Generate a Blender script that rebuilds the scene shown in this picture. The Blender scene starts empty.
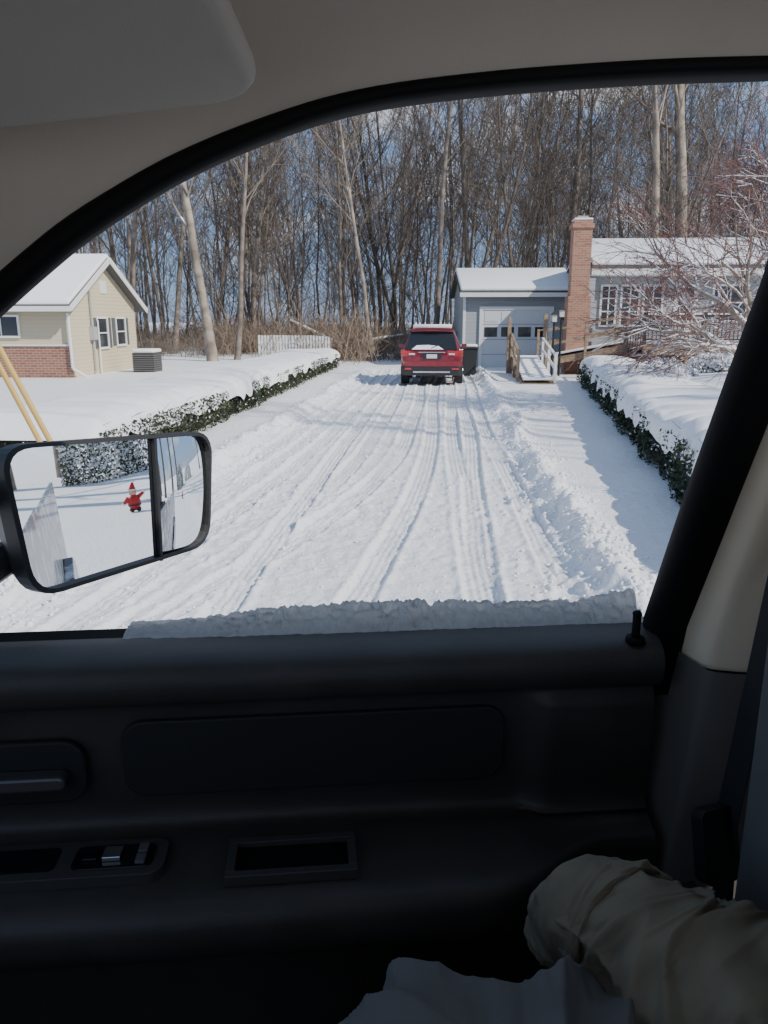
import bpy, math, random
import numpy as np
from mathutils import Vector, Matrix
R=math.radians
scene=bpy.context.scene
rng=random.Random(7)

# ---------------------------------------------------------------- helpers
def vn(x,y,seed=0):
    x=np.asarray(x,float);y=np.asarray(y,float)
    xi=np.floor(x).astype(np.int64);yi=np.floor(y).astype(np.int64)
    fx=x-xi;fy=y-yi;fx=fx*fx*(3-2*fx);fy=fy*fy*(3-2*fy)
    def h(a,b):
        n=(a*374761393+b*668265263+seed*1442695041)&0xffffffff
        n=((n^(n>>13))*1274126177)&0xffffffff
        return ((n^(n>>16))&0xffff)/65535.0
    return (h(xi,yi)*(1-fx)+h(xi+1,yi)*fx)*(1-fy)+(h(xi,yi+1)*(1-fx)+h(xi+1,yi+1)*fx)*fy
def fbm(x,y,o=4,seed=0):
    s=0;a=.5
    for i in range(o):
        s=s+a*vn(x*2**i+i*17.3,y*2**i-i*9.1,seed+i);a*=.5
    return s
def sst(a,b,x):
    t=np.clip((x-a)/(b-a),0,1);return t*t*(3-2*t)

def mat(name,col,rough=.6,metal=0,bump=0,bscale=30,var=0,vscale=6,col2=None,spec=.5,coat=0,bdist=.01,detail=4,ramp=(.35,.65)):
    m=bpy.data.materials.new(name);m.use_nodes=True
    nt=m.node_tree;b=nt.nodes['Principled BSDF']
    b.inputs['Base Color'].default_value=(*col,1);b.inputs['Roughness'].default_value=rough
    b.inputs['Metallic'].default_value=metal;b.inputs['Specular IOR Level'].default_value=spec
    b.inputs['Coat Weight'].default_value=coat
    tc=nt.nodes.new('ShaderNodeTexCoord')
    if var or col2:
        n=nt.nodes.new('ShaderNodeTexNoise');n.inputs['Scale'].default_value=vscale;n.inputs['Detail'].default_value=6
        nt.links.new(tc.outputs['Object'],n.inputs['Vector'])
        cr=nt.nodes.new('ShaderNodeValToRGB')
        cr.color_ramp.elements[0].position=ramp[0];cr.color_ramp.elements[1].position=ramp[1]
        c2=col2 if col2 else tuple(min(1,c*(1+var)) for c in col)
        c1=col if col2 else tuple(c*(1-var) for c in col)
        cr.color_ramp.elements[0].color=(*c1,1);cr.color_ramp.elements[1].color=(*c2,1)
        nt.links.new(n.outputs['Fac'],cr.inputs['Fac']);nt.links.new(cr.outputs['Color'],b.inputs['Base Color'])
    if bump:
        n=nt.nodes.new('ShaderNodeTexNoise');n.inputs['Scale'].default_value=bscale;n.inputs['Detail'].default_value=detail
        nt.links.new(tc.outputs['Object'],n.inputs['Vector'])
        bp=nt.nodes.new('ShaderNodeBump');bp.inputs['Strength'].default_value=bump;bp.inputs['Distance'].default_value=bdist
        nt.links.new(n.outputs['Fac'],bp.inputs['Height']);nt.links.new(bp.outputs['Normal'],b.inputs['Normal'])
    return m
def siding(name,col,pitch=.12):
    m=mat(name,col,.55);nt=m.node_tree;b=nt.nodes['Principled BSDF']
    tc=nt.nodes.new('ShaderNodeTexCoord');sp=nt.nodes.new('ShaderNodeSeparateXYZ');nt.links.new(tc.outputs['Object'],sp.inputs[0])
    d=nt.nodes.new('ShaderNodeMath');d.operation='DIVIDE';d.inputs[1].default_value=pitch;nt.links.new(sp.outputs['Z'],d.inputs[0])
    f=nt.nodes.new('ShaderNodeMath');f.operation='FRACT';nt.links.new(d.outputs[0],f.inputs[0])
    bp=nt.nodes.new('ShaderNodeBump');bp.invert=True;bp.inputs['Strength'].default_value=1;bp.inputs['Distance'].default_value=.025
    nt.links.new(f.outputs[0],bp.inputs['Height']);nt.links.new(bp.outputs['Normal'],b.inputs['Normal'])
    return m
def brickmat(name,c1,c2,mortar):
    m=mat(name,c1,.85);nt=m.node_tree;b=nt.nodes['Principled BSDF']
    tc=nt.nodes.new('ShaderNodeTexCoord');sp=nt.nodes.new('ShaderNodeSeparateXYZ');nt.links.new(tc.outputs['Object'],sp.inputs[0])
    ad=nt.nodes.new('ShaderNodeMath');ad.operation='ADD';nt.links.new(sp.outputs['X'],ad.inputs[0]);nt.links.new(sp.outputs['Y'],ad.inputs[1])
    cb=nt.nodes.new('ShaderNodeCombineXYZ');nt.links.new(ad.outputs[0],cb.inputs['X']);nt.links.new(sp.outputs['Z'],cb.inputs['Y'])
    bk=nt.nodes.new('ShaderNodeTexBrick');nt.links.new(cb.outputs[0],bk.inputs['Vector'])
    bk.inputs['Color1'].default_value=(*c1,1);bk.inputs['Color2'].default_value=(*c2,1);bk.inputs['Mortar'].default_value=(*mortar,1)
    bk.inputs['Scale'].default_value=1;bk.inputs['Brick Width'].default_value=.22;bk.inputs['Row Height'].default_value=.075;bk.inputs['Mortar Size'].default_value=.008
    nt.links.new(bk.outputs['Color'],b.inputs['Base Color'])
    return m

class B:
    def __init__(s): s.v=[];s.f=[];s.m=[]
    def add(s,vs,fs,mi=0):
        o=len(s.v);s.v+= [tuple(v) for v in vs];s.f+=[tuple(i+o for i in f) for f in fs];s.m+=[mi]*len(fs)
    def box(s,x0,x1,y0,y1,z0,z1,mi=0,M=None):
        vs=[(x,y,z) for z in (z0,z1) for y in (y0,y1) for x in (x0,x1)]
        if M is not None: vs=[tuple(M@Vector(v)) for v in vs]
        s.add(vs,[(0,2,3,1),(4,5,7,6),(0,1,5,4),(2,6,7,3),(0,4,6,2),(1,3,7,5)],mi)
    def beam(s,p0,p1,w,h,mi=0):
        p0=Vector(p0);p1=Vector(p1);d=(p1-p0).normalized()
        up=Vector((0,0,1)) if abs(d.z)<.95 else Vector((1,0,0))
        a=d.cross(up).normalized();b=a.cross(d).normalized()
        vs=[]
        for p in (p0,p1):
            for sx,sz in ((-1,-1),(1,-1),(1,1),(-1,1)): vs.append(p+a*sx*w/2+b*sz*h/2)
        s.add(vs,[(0,1,2,3),(7,6,5,4),(0,4,5,1),(1,5,6,2),(2,6,7,3),(3,7,4,0)],mi)
    def tube(s,p0,p1,r0,r1,n=6,mi=0,cap=False):
        p0=Vector(p0);p1=Vector(p1);d=(p1-p0)
        if d.length<1e-6:return
        d.normalize();up=Vector((0,0,1)) if abs(d.z)<.9 else Vector((1,0,0))
        a=d.cross(up).normalized();b=a.cross(d)
        vs=[];
        for p,r in ((p0,r0),(p1,r1)):
            for i in range(n):
                t=2*math.pi*i/n;vs.append(p+a*(math.cos(t)*r)+b*(math.sin(t)*r))
        fs=[(i,(i+1)%n,n+(i+1)%n,n+i) for i in range(n)]
        if cap: fs+=[tuple(range(n-1,-1,-1)),tuple(range(n,2*n))]
        s.add(vs,fs,mi)
    def prism(s,poly,axis,a,b,mi=0,M=None):
        def P(p,t):
            return {'x':(t,p[0],p[1]),'y':(p[0],t,p[1]),'z':(p[0],p[1],t)}[axis]
        n=len(poly);vs=[P(p,a) for p in poly]+[P(p,b) for p in poly]
        if M is not None: vs=[tuple(M@Vector(v)) for v in vs]
        fs=[tuple(range(n-1,-1,-1)),tuple(range(n,2*n))]+[(i,(i+1)%n,n+(i+1)%n,n+i) for i in range(n)]
        s.add(vs,fs,mi)
    def obj(s,name,mats,parent=None,smooth=False,bevel=0,seg=2,loc=None,fixn=True):
        me=bpy.data.meshes.new(name);me.from_pydata(s.v,[],s.f)
        for m in (mats if isinstance(mats,(list,tuple)) else [mats]): me.materials.append(m)
        me.polygons.foreach_set('material_index',s.m)
        if smooth: me.polygons.foreach_set('use_smooth',[True]*len(s.f))
        me.update()
        if fixn:
            import bmesh
            bm=bmesh.new();bm.from_mesh(me);bmesh.ops.recalc_face_normals(bm,faces=bm.faces);bm.to_mesh(me);bm.free()
        o=bpy.data.objects.new(name,me);scene.collection.objects.link(o)
        if parent: o.parent=parent
        if bevel:
            b=o.modifiers.new('b','BEVEL');b.width=bevel;b.segments=seg;b.limit_method='ANGLE';b.angle_limit=R(40)
        return o
def empty(name,loc=(0,0,0),rz=0,parent=None):
    e=bpy.data.objects.new(name,None);e.location=loc;e.rotation_euler=(0,0,rz);scene.collection.objects.link(e)
    if parent:e.parent=parent
    return e
def gridmesh(name,V,mats,parent=None,smooth=True,closed_u=False,attr=None):
    n,m,_=V.shape
    idx=np.arange(n*m).reshape(n,m)
    a=idx[:-1,:-1];b=idx[:-1,1:];c=idx[1:,1:];d=idx[1:,:-1]
    F=np.stack([a,d,c,b],-1).reshape(-1,4)
    me=bpy.data.meshes.new(name)
    me.vertices.add(n*m);me.vertices.foreach_set('co',V.reshape(-1).astype(np.float32))
    me.loops.add(F.size);me.loops.foreach_set('vertex_index',F.reshape(-1).astype(np.int32))
    me.polygons.add(len(F));me.polygons.foreach_set('loop_start',np.arange(0,F.size,4,dtype=np.int32))
    me.polygons.foreach_set('use_smooth',np.full(len(F),smooth))
    me.update(calc_edges=True)
    if attr is not None:
        at=me.attributes.new('dirt','FLOAT','POINT');at.data.foreach_set('value',attr.reshape(-1).astype(np.float32))
    me.materials.append(mats)
    o=bpy.data.objects.new(name,me);scene.collection.objects.link(o)
    if parent:o.parent=parent
    return o

# ---------------------------------------------------------------- materials
def snowmat(name,base=(.89,.89,.895),dark=(.60,.61,.62),use_attr=False,bstr=.5):
    m=mat(name,base,.55);nt=m.node_tree;b=nt.nodes['Principled BSDF']
    b.inputs['Specular IOR Level'].default_value=.35
    tc=nt.nodes.new('ShaderNodeTexCoord')
    n1=nt.nodes.new('ShaderNodeTexNoise');n1.inputs['Scale'].default_value=14;n1.inputs['Detail'].default_value=8;n1.inputs['Roughness'].default_value=.65
    n2=nt.nodes.new('ShaderNodeTexNoise');n2.inputs['Scale'].default_value=90;n2.inputs['Detail'].default_value=3
    for n in (n1,n2): nt.links.new(tc.outputs['Object'],n.inputs['Vector'])
    b1=nt.nodes.new('ShaderNodeBump');b1.inputs['Strength'].default_value=bstr;b1.inputs['Distance'].default_value=.03
    b2=nt.nodes.new('ShaderNodeBump');b2.inputs['Strength'].default_value=bstr*.6;b2.inputs['Distance'].default_value=.006
    nt.links.new(n1.outputs['Fac'],b1.inputs['Height']);nt.links.new(n2.outputs['Fac'],b2.inputs['Height'])
    nt.links.new(b1.outputs['Normal'],b2.inputs['Normal']);nt.links.new(b2.outputs['Normal'],b.inputs['Normal'])
    if use_attr:
        at=nt.nodes.new('ShaderNodeAttribute');at.attribute_name='dirt'
        mx=nt.nodes.new('ShaderNodeMix');mx.data_type='RGBA'
        mx.inputs[6].default_value=(*base,1);mx.inputs[7].default_value=(*dark,1)
        nt.links.new(at.outputs['Fac'],mx.inputs[0]);nt.links.new(mx.outputs[2],b.inputs['Base Color'])
    return m
M_ground=snowmat('snow_ground',use_attr=True,bstr=.85)
M_snow=snowmat('snow',bstr=.35)
M_bark=mat('bark_gray',(.20,.165,.135),.9,var=.35,vscale=3,bump=.6,bscale=12,bdist=.03)
M_bark2=mat('bark_tan',(.29,.24,.19),.9,var=.4,vscale=2,bump=.6,bscale=12,bdist=.03)
M_barkd=mat('bark_dark',(.125,.10,.08),.9,var=.3,vscale=3)
M_twig=mat('twig_red',(.22,.115,.095),.8)
M_brush=mat('brush_tan',(.24,.18,.13),.9,var=.3)
M_leafd=mat('hedge_leaf_dark',(.022,.035,.015),.6)
M_leafm=mat('hedge_leaf',(.045,.065,.025),.6)
M_leafb=mat('hedge_leaf_brown',(.09,.075,.035),.7)
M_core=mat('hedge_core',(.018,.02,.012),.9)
M_plast=mat('door_plastic',(.046,.041,.035),.5,bump=.35,bscale=600,bdist=.001,var=.16,vscale=9)
M_plast2=mat('door_plastic_insert',(.018,.017,.016),.7,bump=.2,bscale=900,bdist=.001)
M_rubber=mat('seal_rubber',(.006,.006,.006),.75,spec=.2)
M_head=mat('headliner_fabric',(.50,.45,.38),.95,bump=.3,bscale=900,bdist=.001,spec=.1,var=.04,vscale=4)
M_visor=mat('visor_fabric',(.40,.37,.325),.9,bump=.3,bscale=900,bdist=.001,spec=.1,var=.04,vscale=4)
M_beige=mat('pillar_trim_beige',(.80,.68,.50),.6,bump=.2,bscale=600,bdist=.001)
M_grayt=mat('pillar_trim_gray',(.145,.132,.118),.55,bump=.2,bscale=600,bdist=.001)
M_seat=mat('seat_cloth',(.12,.115,.11),.9,bump=.4,bscale=500,bdist=.002)
M_rear=mat('rear_trim',(.45,.42,.36),.8)
M_belt=mat('seat_belt_webbing',(.03,.03,.03),.7)
M_glossb=mat('gloss_black',(.01,.01,.011),.15)
M_chrome=mat('chrome',(.7,.7,.7),.2,1)
M_truckp=mat('truck_paint',(.10,.10,.105),.32,.5,col2=(.70,.70,.70),vscale=13,coat=.4,ramp=(.50,.64))

# ---------------------------------------------------------------- world + sun
sun_dir=Vector((.80,-.50,0)).normalized();EL=R(38)
w=bpy.data.worlds.new("World");scene.world=w;w.use_nodes=True;nt=w.node_tree
bg=nt.nodes['Background'];bg.inputs['Strength'].default_value=.09
sky=nt.nodes.new('ShaderNodeTexSky');sky.sky_type='NISHITA';sky.sun_disc=False
sky.sun_elevation=EL;sky.sun_rotation=math.atan2(sun_dir.x,sun_dir.y)
sky.dust_density=.3;sky.ozone_density=2.0;sky.air_density=1.0
tc=nt.nodes.new('ShaderNodeTexCoord');mp=nt.nodes.new('ShaderNodeMapping');mp.inputs['Scale'].default_value=(1,1,2.2)
ns=nt.nodes.new('ShaderNodeTexNoise');ns.inputs['Scale'].default_value=4.2;ns.inputs['Detail'].default_value=7;ns.inputs['Roughness'].default_value=.55
cr=nt.nodes.new('ShaderNodeValToRGB');cr.color_ramp.elements[0].position=.50;cr.color_ramp.elements[1].position=.66
mb=nt.nodes.new('ShaderNodeMix');mb.data_type='RGBA';mb.inputs[0].default_value=.75;mb.inputs[7].default_value=(2.9,4.8,8.6,1)
mx=nt.nodes.new('ShaderNodeMix');mx.data_type='RGBA';mx.inputs[7].default_value=(9.4,9.5,9.7,1)
nt.links.new(tc.outputs['Generated'],mp.inputs[0]);nt.links.new(mp.outputs[0],ns.inputs['Vector']);nt.links.new(ns.outputs['Fac'],cr.inputs[0])
nt.links.new(sky.outputs[0],mb.inputs[6])
nt.links.new(cr.outputs[0],mx.inputs[0]);nt.links.new(mb.outputs[2],mx.inputs[6]);nt.links.new(mx.outputs[2],bg.inputs['Color'])
sl=bpy.data.lights.new('sun','SUN');sl.energy=5.0;sl.angle=R(.55);sl.color=(1,.955,.89)
so=bpy.data.objects.new('sun',sl);scene.collection.objects.link(so)
tosun=Vector((sun_dir.x*math.cos(EL),sun_dir.y*math.cos(EL),math.sin(EL)))
so.rotation_euler=(-tosun).to_track_quat('-Z','Y').to_euler()

# ---------------------------------------------------------------- camera
cd=bpy.data.cameras.new('camera');cd.sensor_fit='VERTICAL';cd.sensor_height=36;cd.lens=36*769/1024
cd.clip_start=.02;cd.clip_end=2000
cam=bpy.data.objects.new('camera',cd);cam.location=(0,0,1.9);cam.rotation_euler=(R(76),0,0)
scene.collection.objects.link(cam);scene.camera=cam

# ---------------------------------------------------------------- ground
def gh(x,y):
    x=np.asarray(x,float);y=np.asarray(y,float)
    s=x-.08*y
    base=.5*sst(4.9,8.5,x-.12*(y-12))*sst(9,24,y)+.12*sst(-4.2,-6,s)
    base=base+.25*sst(33,40,y)*fbm(x*.15,y*.15,3,5)
    ins=sst(-3.12,-2.85,s+.15*(vn(y*1.1,y*0,3)-.5))*(1-sst(1.0,1.3,s+.12*(vn(y*1.5,y*0,4)-.5)))
    ins=np.where(y>29.5,ins*(1-sst(29.5,31,y)),ins)
    nearst=1-sst(3.4,4.6,y)
    ins=np.maximum(ins,nearst)
    out=(1-ins)
    soft=.05*(fbm(x*.8,y*.8,4,11)-.5)+.018*(fbm(x*5,y*5,3,12)-.5)
    h=base+out*(.10+soft)
    lump=fbm(x*5,y*5,4,21);lump2=vn(x*2.3,y*2.3,22)
    rid=np.exp(-((s-1.2-.16*(vn(y*.9,y*0,9)-.5))/.18)**2)*(.045+.30*np.clip(lump-.25,0,1)*(.3+lump2))
    lef=np.exp(-((s+2.98-.2*(vn(y*.8,y*0,19)-.5))/.22)**2)*(.035+.24*np.clip(lump-.25,0,1)*(.3+lump2))
    h=h+(rid+lef)*sst(3.8,4.8,y)*(1-sst(29,31,y))
    ch=np.clip(vn(x*14,y*14,31)-.76,0,1)*.2*np.clip(vn(x*.9,y*.9,32)*1.8-.5,0,1)
    h=h+ch*np.exp(-((s-1.25)/.7)**2)+ch*np.exp(-((s+2.9)/.7)**2)+ch*ins*.5
    dirt=np.zeros_like(x)
    tr=0
    for (c,k,w,ph) in [(-2.3,.018,.15,0),(-.7,.020,.15,1),(-1.95,.008,.14,2),(-.25,.006,.14,3),(-1.25,.012,.14,4),(.42,.002,.14,5),(-1.6,-.003,.13,6),(.1,-.004,.14,7),(.75,-.003,.12,8),(-2.6,.004,.12,9)]:
        cc=c-k*np.maximum(0,12.5-y)**2+.14*(vn(y*.22+ph*5,y*0,40+ph)-.5)
        d=s-cc
        mk=(1-sst(w*.8,w,np.abs(d)))*sst(.15,.35,vn(x*1.2+ph,y*.35,80+ph))
        g=.012*np.cos(2*np.pi*d/.058)*(.6+.4*np.cos(2*np.pi*(y+d*.8)/.12))*(.4+.9*vn(x*3,y*1.2,91))
        lip=.014*np.exp(-((np.abs(d)-w*1.08)/.035)**2)*(.3+1.4*vn(x*9,y*7,95))
        tr=tr*(1-mk)+mk*(-.028+g)+lip
        dirt=np.maximum(dirt,mk*.6)
    churn=np.clip(vn(x*.55,y*.28,97)*1.9-.45,0,1)
    rough=.030*(fbm(x*3.2,y*1.6,4,51)-.5)+(.018+.045*churn)*(fbm(x*11,y*8,4,52)-.5)
    h=h+ins*(tr+rough)
    dirt=ins*(.04+.6*dirt*vn(x*1.5,y*.5,60)+.8*np.clip(fbm(x*3,y*1.2,4,61)-.5,0,1))
    return h,dirt
xs=np.concatenate([-np.geomspace(6,400,70)[::-1],np.linspace(-5.9,-4.0,40),np.arange(-3.98,3.6,.0145),np.linspace(3.62,6,60),np.geomspace(6.1,400,80)])
ys=[-60,-40,-25,-15,-8,-4,-1,1,2.5,3.2]
y=3.6
while y<32: ys.append(y);y+=max(.02,.0038*y)
ys+=list(np.linspace(32.2,45,40))+list(np.geomspace(46,600,40))
ys=np.array(ys)
X,Y=np.meshgrid(xs,ys)
H,Dt=gh(X,Y)
g=gridmesh('snowy_ground',np.stack([X,Y,H],-1)[:,::-1],M_ground,attr=Dt[:,::-1])
def gz(x,y): return float(gh(np.array([x]),np.array([y]))[0][0])

def clump_mesh():
    b=B();r=random.Random(77)
    t=(1+5**.5)/2
    ico=[(-1,t,0),(1,t,0),(-1,-t,0),(1,-t,0),(0,-1,t),(0,1,t),(0,-1,-t),(0,1,-t),(t,0,-1),(t,0,1),(-t,0,-1),(-t,0,1)]
    icf=[(0,11,5),(0,5,1),(0,1,7),(0,7,10),(0,10,11),(1,5,9),(5,11,4),(11,10,2),(10,7,6),(7,1,8),(3,9,4),(3,4,2),(3,2,6),(3,6,8),(3,8,9),(4,9,5),(2,4,11),(6,2,10),(8,6,7),(9,8,1)]
    P=[]
    for k in range(3400):
        y=4.6+25*r.random()**1.7
        q=r.random()
        if q<.42: s=1.2+r.gauss(0,.2)
        elif q<.67: s=-2.95+r.gauss(0,.22)
        else: s=r.uniform(-2.8,1.0)
        P.append((s+.08*y,y,r.uniform(.006,.026)*(1 if q<.67 else .6)*(1.7 if r.random()<.07 else 1)))
    Z=gh(np.array([p[0] for p in P]),np.array([p[1] for p in P]))[0]
    for (x,y,s),z in zip(P,Z):
        vs=[]
        for v in ico:
            j=s/1.9*r.uniform(.7,1.25);vs.append((x+v[0]*j,y+v[1]*j,z+s*.3+v[2]*j*.75))
        b.add(vs,icf)
    b.obj('snow_clumps',M_snow,None,smooth=True,fixn=False)
clump_mesh()

# ---------------------------------------------------------------- trees
def tree_segs(r,H,r0,lean=(0,0),first=.35,nb=22,sub=6,tw=4,blen=.26,ang=(30,60),minr=.006,droop=0,jt=.05,limb=.45):
    segs=[]
    def rnd(a): return r.uniform(-a,a)
    def perp(d):
        v=Vector((rnd(1),rnd(1),rnd(1)));v-=d*v.dot(d);return v.normalized()
    def grow(p,d,L,ra,n,jit,up,rend):
        pts=[(p.copy(),ra)]
        for i in range(n):
            d=(d+Vector((rnd(jit),rnd(jit),rnd(jit)*.5+up))).normalized()
            p=p+d*(L/n);pts.append((p.copy(),ra+(rend-ra)*(i+1)/n))
        return pts
    n=10
    d=Vector((lean[0],lean[1],1)).normalized()
    T=grow(Vector((0,0,-.2)),d,H,r0,n,jt,.03,r0*.12)
    T[0]=(T[0][0],r0*1.25)
    for a,b in zip(T,T[1:]): segs.append((a[0],b[0],a[1],b[1],6))
    for i in range(nb):
        f=first+(1-first)*((i+r.random())/nb)
        k=min(int(f*n),n-1);q=f*n-k
        p=T[k][0].lerp(T[k+1][0],q);tr=T[k][1]*(1-q)+T[k+1][1]*q
        td=(T[k+1][0]-T[k][0]).normalized();a=R(r.uniform(*ang))
        dd=td*math.cos(a)+perp(td)*math.sin(a)
        L=H*blen*(1.15-f)*r.uniform(.6,1.3)+.8
        br=max(tr*limb*r.uniform(.6,1),minr*2)
        P=grow(p,dd,L,br,5,.16,.08-droop,minr)
        for u,v in zip(P,P[1:]): segs.append((u[0],v[0],u[1],v[1],4))
        for j in range(sub):
            g=r.uniform(.2,.98)*5;k2=min(int(g),4);q2=g-k2
            p2=P[k2][0].lerp(P[k2+1][0],q2);d2=(P[k2+1][0]-P[k2][0]).normalized()
            a2=R(r.uniform(25,60));dd2=d2*math.cos(a2)+perp(d2)*math.sin(a2)
            L2=L*r.uniform(.25,.5);P2=grow(p2,dd2,L2,max(P[k2][1]*.5,minr),3,.18,.08-droop,minr*.7)
            for u,v in zip(P2,P2[1:]): segs.append((u[0],v[0],u[1],v[1],3))
            for t in range(tw):
                g3=r.uniform(.2,1)*3;k3=min(int(g3),2);p3=P2[k3][0].lerp(P2[k3+1][0],g3-k3)
                d3=(P2[k3+1][0]-P2[k3][0]).normalized();a3=R(r.uniform(20,60));dd3=d3*math.cos(a3)+perp(d3)*math.sin(a3)
                P3=grow(p3,dd3,L2*r.uniform(.3,.6),minr*.8,2,.2,.05-droop,minr*.5)
                for u,v in zip(P3,P3[1:]): segs.append((u[0],v[0],u[1],v[1],3))
    return segs
def segmesh(name,segs,mats,matf=None,snowtop=0):
    b=B()
    for (a,c,r0,r1,n) in segs:
        b.tube(a,c,r0,r1,n,matf(r0) if matf else 0)
        if snowtop and r0>snowtop:
            d=(c-a)
            if abs(d.normalized().z)<.8:
                off=Vector((0,0,r0*.75));b.tube(a+off,c+off*(r1/r0),r0*.8,r1*.8,4,len(mats)-1)
    me=bpy.data.meshes.new(name);me.from_pydata(b.v,[],b.f)
    for m in mats: me.materials.append(m)
    me.polygons.foreach_set('material_index',b.m);me.polygons.foreach_set('use_smooth',[True]*len(b.f));me.update()
    return me
def inst(name,me,loc,rz=0,s=1,parent=None):
    o=bpy.data.objects.new(name,me);o.location=loc;o.rotation_euler=(0,0,rz)
    o.scale=(s,s,s);scene.collection.objects.link(o)
    if parent:o.parent=parent
    return o
variants=[]
for i in range(9):
    r=random.Random(100+i)
    m=[M_bark,M_barkd,M_bark][i%3]
    sg=tree_segs(r,r.uniform(17,23),r.uniform(.06,.15),(r.uniform(-.2,.2),0),first=r.uniform(.10,.30),nb=28,sub=6,tw=4,minr=.012,blen=.21,ang=(22,62),jt=.12)
    variants.append(segmesh('forest_tree_%d'%i,sg,[m]))
sap=[]
for i in range(4):
    r=random.Random(300+i)
    sg=tree_segs(r,r.uniform(7,11),r.uniform(.035,.06),(r.uniform(-.4,.4),0),first=.1,nb=22,sub=5,tw=2,minr=.009,blen=.3,ang=(25,60),jt=.2)
    sap.append(segmesh('sapling_%d'%i,sg,[M_bark if i%2 else M_barkd]))
woods=empty('distant_woods')
r=random.Random(5)
for k in range(205):
    yy=36.5+ (r.random()**1.15)*42
    xx=r.uniform(-.58,.64)*yy
    if yy<40 and -9<xx<-3: continue
    inst('tree_%d'%k,r.choice(variants),(xx,yy,gz(xx,yy)),r.uniform(0,6.28),r.uniform(.75,1.15),woods)
for k in range(135):
    yy=35.5+r.random()*30;xx=r.uniform(-.58,.62)*yy
    inst('sapling_%d'%k,r.choice(sap),(xx,yy,gz(xx,yy)),r.uniform(0,6.28),r.uniform(.6,1.2),woods)
def bigtree(seed,x,y,H,r0,lean,m,first=.35,nb=22,minr=.01,limb=.45,blen=.24,sub=7,tw=4,jt=.06,snow=0):
    r=random.Random(seed)
    me=segmesh('bare_tree',tree_segs(r,H,r0,lean,first=first,nb=nb,sub=sub,tw=tw,minr=minr,blen=blen,ang=(25,55),limb=limb,jt=jt),[m,M_snow],snowtop=snow)
    return inst('bare_tree',me,(x,y,gz(x,y)))
bigtree(1,-7.2,33,21,.22,(-.05,0),M_bark2,.25,jt=.09,snow=.03)
bigtree(2,-6.4,34,19,.13,(.03,0),M_bark,.3,jt=.09)
bigtree(3,13.2,36,25,.32,(.02,0),M_bark2,.35)
bigtree(4,12.4,36.2,22,.22,(-.05,0),M_bark2,.4)
bigtree(5,-.4,35.5,18,.12,(-.22,.0),M_bark2,.3,snow=.03,jt=.09)
bigtree(6,2.4,38,24,.16,(.02,0),M_bark,.35,jt=.09)
bigtree(7,4.1,40,24,.18,(.05,0),M_barkd,.4)
bigtree(8,9.5,40,24,.2,(-.03,0),M_bark,.4)
bigtree(9,-11.5,36,20,.16,(.06,0),M_bark,.25,jt=.09)
for i,(x,y,H) in enumerate([(23,-1.6,27),(26,1.0,28),(31,-4.5,30),(22.5,13.5,24),(29,3.2,27)]):
    bigtree(60+i,x,y,H,.32,(0,0),M_bark,.25,16,minr=.02,limb=.5,blen=.26,sub=3,tw=1,jt=.07)
clumps=[]
for i in range(4):
    r=random.Random(500+i);b=B()
    for k in range(170):
        p=Vector((r.gauss(0,.9),r.gauss(0,.6),0));d=Vector((r.uniform(-.7,.7),r.uniform(-.7,.7),1)).normalized();L=r.uniform(.4,1.9)
        q=p+d*L*.6;e=q+(d+Vector((r.uniform(-.6,.6),r.uniform(-.6,.6),-.2))).normalized()*L*.4
        b.tube(p,q,.009,.006,3);b.tube(q,e,.006,.003,3)
        for t in range(3):
            f=p.lerp(q,r.uniform(.4,1));b.tube(f,f+Vector((r.uniform(-.4,.4),r.uniform(-.4,.4),r.uniform(.05,.4))),.005,.003,3)
    me=bpy.data.meshes.new('brush');me.from_pydata(b.v,[],b.f);me.materials.append([M_bark,M_brush,M_barkd,M_bark][i]);clumps.append(me)
ug=empty('undergrowth')
r=random.Random(9)
for k in range(190):
    yy=36+r.random()**1.1*32;xx=r.uniform(-.56,.5)*yy
    inst('brush_%d'%k,r.choice(clumps),(xx,yy,gz(xx,yy)-.05),r.uniform(0,6.28),r.uniform(.6,1.4),ug)
for (x,y,s) in [(-3.0,35.5,1.5),(-2.0,35.6,1.8),(-1.2,36,1.3)]:
    inst('bare_bush',clumps[1],(x,y,gz(x,y)),x,s)
for i,(x,y,L,a,tilt) in enumerate([(-4,37,5,-.2,.15),(.5,37,4,.4,.1),(-1,36,3.5,2.8,.45)]):
    b=B();z=gz(x,y);p=Vector((x,y,z+.15));q=p+Vector((math.cos(a)*L,math.sin(a)*L*.3,tilt*L))
    b.tube(p,q,.12,.07,8,0,True);b.tube(p+Vector((0,0,.09)),q+Vector((0,0,.07)),.10,.055,8,1,True);b.obj('fallen_log',[M_bark,M_snow],None,smooth=True)

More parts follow.
